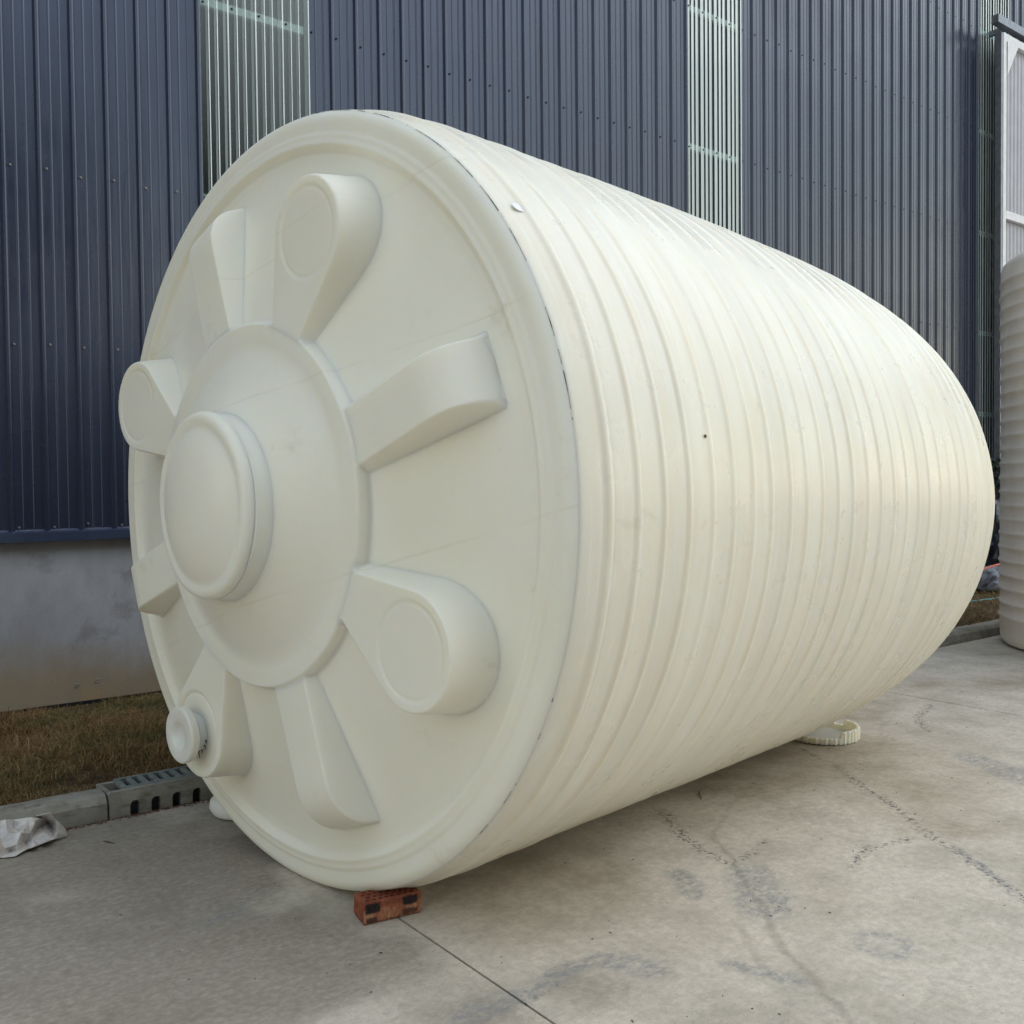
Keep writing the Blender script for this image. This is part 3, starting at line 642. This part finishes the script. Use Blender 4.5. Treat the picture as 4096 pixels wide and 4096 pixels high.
# ------------------------------------------------------------------ second tank, upright
t2 = empty('storage_tank', (10.93, 3.76, .004), 'upright beige ribbed plastic tank cut off by the right edge', 'tank')
R_ = 1.40; HT = 3.93
rows = [(R_-.10, 0), (R_-.03, .02), (R_-.005, .06), (R_, .1)]
z = .30
while z < HT-.12:
    rows += [(R_, z-.030), (R_+.010, z-.014), (R_+.013, z), (R_+.010, z+.012), (R_, z+.026)]; z += .1425
rows += [(R_, HT-.08), (R_-.02, HT-.025), (R_-.07, HT+.02), (R_-.25, HT+.09), (R_-.6, HT+.2), (.5, HT+.32), (.35, HT+.34)]
b2 = lathe('barrel', rows, M_beige, t2, 220, lambda t, r, h: r+.004*np.sin(t*3+h*2)+.002*np.sin(t*11+h*17)); 
lathe('manhole_lid', [(.35, HT+.30), (.36, HT+.42), (.30, HT+.45), (.0005, HT+.48)], M_beige, t2, 64)

# ------------------------------------------------------------------ brick wedge
def brick():
    L_, W_, H_ = .240, .115, .090; nx, ny = 120, 58
    xs = np.linspace(-L_/2, L_/2, nx); ys = np.linspace(-W_/2, W_/2, ny); X, Y = np.meshgrid(xs, ys, indexing='ij')
    Z = np.full_like(X, H_)
    for j in range(4):
        for i in range(8):
            cx = -.098+.026*i+(.013 if j % 2 else 0); cy = -.040+.0265*j
            if cx > .105: continue
            Z -= .035*(1-sstep(np.hypot((X-cx)/1.15, Y-cy), .0055, .0085))
    ed = np.minimum(np.minimum(X+L_/2, L_/2-X), np.minimum(Y+W_/2, W_/2-Y)); Z -= .007*np.exp(-ed/.003)
    Z += (fbm(X*90, Y*90, 3)-.47)*.003
    V = np.stack([X, Y, Z], -1).reshape(-1, 3); F = grid_faces(nx, ny).tolist()
    ring = [i*ny for i in range(nx)]+[(nx-1)*ny+j for j in range(1, ny)]+[i*ny+ny-1 for i in range(nx-2, -1, -1)]+[j for j in range(ny-2, 0, -1)]
    m = len(ring); prev = ring; VS = [V]; n = len(V); zs = [.078, .062, .045, .03, .015, .006, 0]
    for zi, z in enumerate(zs):
        P = V[ring].copy(); nrm = np.stack([np.sign(P[:, 0])*(np.abs(P[:, 0]) > L_/2-1e-4), np.sign(P[:, 1])*(np.abs(P[:, 1]) > W_/2-1e-4), np.zeros(m)], -1)
        jt = (vnoise(np.arange(m)*.45, np.full(m, z*80), 4)-.5)*.005+(.0 if zi < 5 else -.003*(zi-4)); P[:, 2] = z+(vnoise(np.arange(m)*.6, np.full(m, 1.), 5)*.006 if z == 0 else 0); P += nrm*jt[:, None]
        VS.append(P); cur = [n+k for k in range(m)]; n += m
        F += [(prev[k], cur[k], cur[(k+1) % m], prev[(k+1) % m]) for k in range(m)]; prev = cur
    F.append(tuple(prev))
    return mesh('brick', np.vstack(VS), F)
ba = math.atan2(3.263-3.299, 2.013-1.776)
bo = link('perforated_brick', brick(), M_brick); cx, cy = (1.776+2.013)/2, (3.299+3.263)/2
bo.location = (cx-.0575*math.sin(ba), cy+.0575*math.cos(ba), .001); bo.rotation_euler = (0, 0, ba)
tag(bo, 'red perforated brick with black scorched squares wedged under the tank rim', 'brick')

# ------------------------------------------------------------------ plastic offcuts used as chocks
tc = empty('toothed_offcut', (5.53, 3.86, .003), 'cream toothed plastic ring lying flat, chocking the far side of the tank', 'plastic ring')
def teeth(t, r, h):
    tooth = (np.sin(t*44+.5*np.sin(t*5)) > 0)*.012
    return r+np.where(r > .205, tooth-.006, 0)
n = 352; th = np.linspace(0, 2*np.pi, n, endpoint=False)
hi = sstep(np.cos(th+1.05), .55, .62)           # the taller uncut part of the wall
prof_in = []
V = []
for k, t_ in enumerate(th):
    tooth = (.010 if math.sin(t_*46+.6*math.sin(5*t_)) > 0 else 0.)+.003*math.sin(t_*23+2); hh = .040+.040*hi[k]+.006*vnoise(np.array(t_*9), np.array(1.), 2)+(.022*math.exp(-((t_-.25)/.02)**2))
    for r_, z_ in ((.17, .012), (.205, .016), (.210, hh), (.222+tooth*.6, hh+.002), (.226+tooth, hh-.006), (.224+tooth, .004), (.20, 0)):
        V.append((r_*math.cos(t_), r_*math.sin(t_), z_))
me = mesh('ring_wall', np.array(V), grid_faces(n, 7, True)); link('ring_wall', me, M_lid, tc)
lathe('floor_disc', [(.0005, .022), (.10, .021), (.15, .016), (.172, .011)], M_white, tc, 60)
wc = lathe('round_offcut', [(.0005, .0), (.13, .0), (.165, .012), (.182, .04), (.178, .075), (.155, .10), (.11, .108), (.0005, .110)], M_white, None, 60)
wc.location = (1.93, 4.86, .004); wc.rotation_euler = (0, math.radians(0), 0)
tag(wc, 'white rounded plastic offcut under the tank near the drain kerb', 'plastic offcut')

# ------------------------------------------------------------------ crumpled cloth against the kerb
def unp(px, py, z):            # a point of the photograph (4096 px) at a known height
    v = RI.T @ np.array([(px-2048)/3876.71, (py-2048)/3876.71, 1.]); t = (z-1.7)/v[2]; return Vector((v[0]*t, v[1]*t, z))
def cloth():
    from mathutils.geometry import delaunay_2d_cdt
    P = [(-140, 640, .03), (-60, 560, .09), (40, 535, .105), (95, 532, .09), (100, 590, .055), (170, 560, .085), (245, 518, .11), (290, 515, .10), (335, 525, .085), (390, 480, .135), (440, 540, .085), (505, 610, .03), (515, 667, .004),
         (420, 690, .012), (345, 700, .015), (275, 545, .115), (280, 605, .05), (330, 640, .045), (400, 600, .03), (450, 640, .035), (370, 560, .05), (215, 588, .085), (262, 582, .09), (352, 712, .035), (275, 742, .03), (235, 640, .06), (100, 606, .09), (160, 640, .075), (60, 650, .06),
         (245, 686, .03), (200, 715, .012), (30, 760, .03), (150, 782, .012), (10, 690, .045), (0, 835, .004), (120, 825, .004), (215, 768, .01), (300, 735, .004), (-150, 850, .004), (-120, 760, .04), (-60, 700, .08), (130, 730, .04), (80, 780, .006)]
    r = delaunay_2d_cdt([Vector((a, b)) for a, b, _ in P], [], [], 0, 1e-6)
    bm = bmesh.new(); vs = [bm.verts.new(unp(a*.5176, 3000+b*.5176, z*1.15+.003)) for a, b, z in P]
    for v in vs: v.co.y = min(v.co.y, 5.172)
    for f in r[2]:
        if max(math.dist(P[f[a]][:2], P[f[(a+1) % 3]][:2]) for a in range(3)) > 165: continue
        try: bm.faces.new([vs[k] for k in f])
        except ValueError: pass
    bmesh.ops.recalc_face_normals(bm, faces=bm.faces)
    bmesh.ops.subdivide_edges(bm, edges=bm.edges, cuts=3, use_grid_fill=True, fractal=.25, along_normal=.8, seed=3)
    bmesh.ops.smooth_vert(bm, verts=bm.verts, factor=.12, use_axis_x=True, use_axis_y=True, use_axis_z=True)
    for v in bm.verts: v.co.z = max(v.co.z, .003); v.co.y = min(v.co.y, 5.18)
    bmesh.ops.triangulate(bm, faces=bm.faces)
    me = bpy.data.meshes.new('crumpled_cloth'); bm.to_mesh(me); bm.free(); return me
cl = link('crumpled_cloth', cloth(), M_cloth, None, False); md = cl.modifiers.new('thick', 'SOLIDIFY'); md.thickness = .002
tag(cl, 'crumpled dirty white cloth lying against the kerb at the left edge', 'cloth')

# ------------------------------------------------------------------ litter, grit, twig
def chips(n, fx, size, flat):
    V, F = [], []
    for k in range(n):
        p = fx(); s_ = random.uniform(*size); a = random.uniform(0, 6.28); c, s2 = math.cos(a), math.sin(a); b = len(V)
        el = random.uniform(1, 2.6)
        for (x_, y_, z_) in ((-1, -.6, 0), (1, -.5, 0), (.8, .6, 0), (-.7, .5, 0), (.1, 0, flat)):
            x_ *= el; V.append((p[0]+s_*(x_*c-y_*s2), p[1]+s_*(x_*s2+y_*c), p[2]+s_*z_+.0015))
        F += [(b, b+1, b+4), (b+1, b+2, b+4), (b+2, b+3, b+4), (b+3, b, b+4)]
    return V, F
V, F = chips(1500, lambda: (random.uniform(-.5, 2.6), 5.195-abs(random.gauss(0, .022)), 0), (.002, .006), .6)
tag(link('leaf_litter', mesh('leaf_litter', V, F), M_litter), 'reddish brown litter gathered along the foot of the kerb', 'litter', kind='stuff')
V, F = chips(300, lambda: (random.uniform(1., 9.), random.uniform(1.6, 5.1), 0), (.0012, .004), .8)
tag(link('grit', mesh('grit', V, F), M_grit), 'dark grit scattered over the concrete yard', 'grit', kind='stuff')
tw = link('twig', tube_mesh('twig', [(1.228, 4.887, .004), (1.236, 4.862, .007), (1.250, 4.84, .005), (1.261, 4.821, .004)], [.0022, .003, .0026, .0018], 6), M_twig); tag(tw, 'short dark twig lying on the concrete near the kerb', 'twig')
tw = link('twig', tube_mesh('twig', [(3.93, 3.50, .004), (3.98, 3.56, .006), (4.03, 3.60, .004)], [.002, .003, .002], 6), M_twig); tag(tw, 'reddish brown twig on the shaded concrete beside the barrel', 'twig')

# ------------------------------------------------------------------ clutter in the gap by the wall
def blob(name, c, r, mat, seed, amp=.3, parent=None):
    bm = bmesh.new(); bmesh.ops.create_icosphere(bm, subdivisions=4, radius=1)
    for v in bm.verts:
        p = v.co; k = 1+amp*(1-2*abs(2*float(fbm(np.array(p.x*2.2+seed), np.array(p.y*2.2+p.z*1.9), seed))-1))
        v.co = Vector((c[0]+p.x*r[0]*k, c[1]+p.y*r[1]*k, max(c[2]+p.z*r[2]*k, .07)))
    return bm_obj(name, bm, mat, parent, False)
tag(blob('shade_filler', (14.2, 6.95, .70), (.55, .35, .62), M_black, 3), 'black mass added for the shade at the wall behind the upright tank', 'filler')  # black stand-in for the shade between tank and wall
tag(blob('sack', (13.75, 6.78, .30), (.28, .2, .17), M_sack, 8), 'bluish white sack in the gap between the tanks', 'sack')
tag(link('hose', tube_mesh('hose', [(13.2, 6.70, .46), (13.5, 6.62, .52), (13.8, 6.60, .54), (14.2, 6.60, .56), (14.6, 6.65, .50)], .016), M_orange), 'faded orange hose strung across the gap between the tanks', 'hose')
tag(link('hose', tube_mesh('hose', [(12.2, 6.35, .13), (12.6, 6.32, .135), (12.85, 6.30, .13), (13.3, 6.38, .12)], .014), M_teal), 'teal hose lying on the grass between the tanks', 'hose')
def shrub(cx, cy, rx, ry, z0, z1, n):
    V, F = [], []
    for k in range(n):
        a = random.uniform(0, 6.28); q = random.random()**.5; z = random.uniform(z0, z1); f = 1-.5*(z-z0)/(z1-z0)
        p = Vector((cx+rx*q*f*math.cos(a), cy+ry*q*f*math.sin(a), z)); s_ = random.uniform(.03, .06)
        e_ = Euler((random.uniform(0, 6), random.uniform(0, 6), random.uniform(0, 6))).to_matrix(); b = len(V)
        for q_ in ((-1, 0, 0), (0, -.45, .1), (1, 0, 0), (0, .45, .1)): V.append(tuple(p+e_ @ (Vector(q_)*s_)))
        F.append((b, b+1, b+2, b+3))
    return V, F
sh = empty('shrub', (14.35, 6.95, .1), 'dark leafy shrub against the wall in the gap beside the upright tank', 'shrub')
V, F = shrub(0, 0, .5, .3, .5, 1.9, 900); link('foliage', mesh('foliage', V, F), M_leaf, sh)
link('stem', tube_mesh('stem', [(0, 0, 0), (.03, .02, .5), (0, -.02, 1.1), (.05, 0, 1.7)], [.03, .025, .018, .008], 8), M_twig, sh)
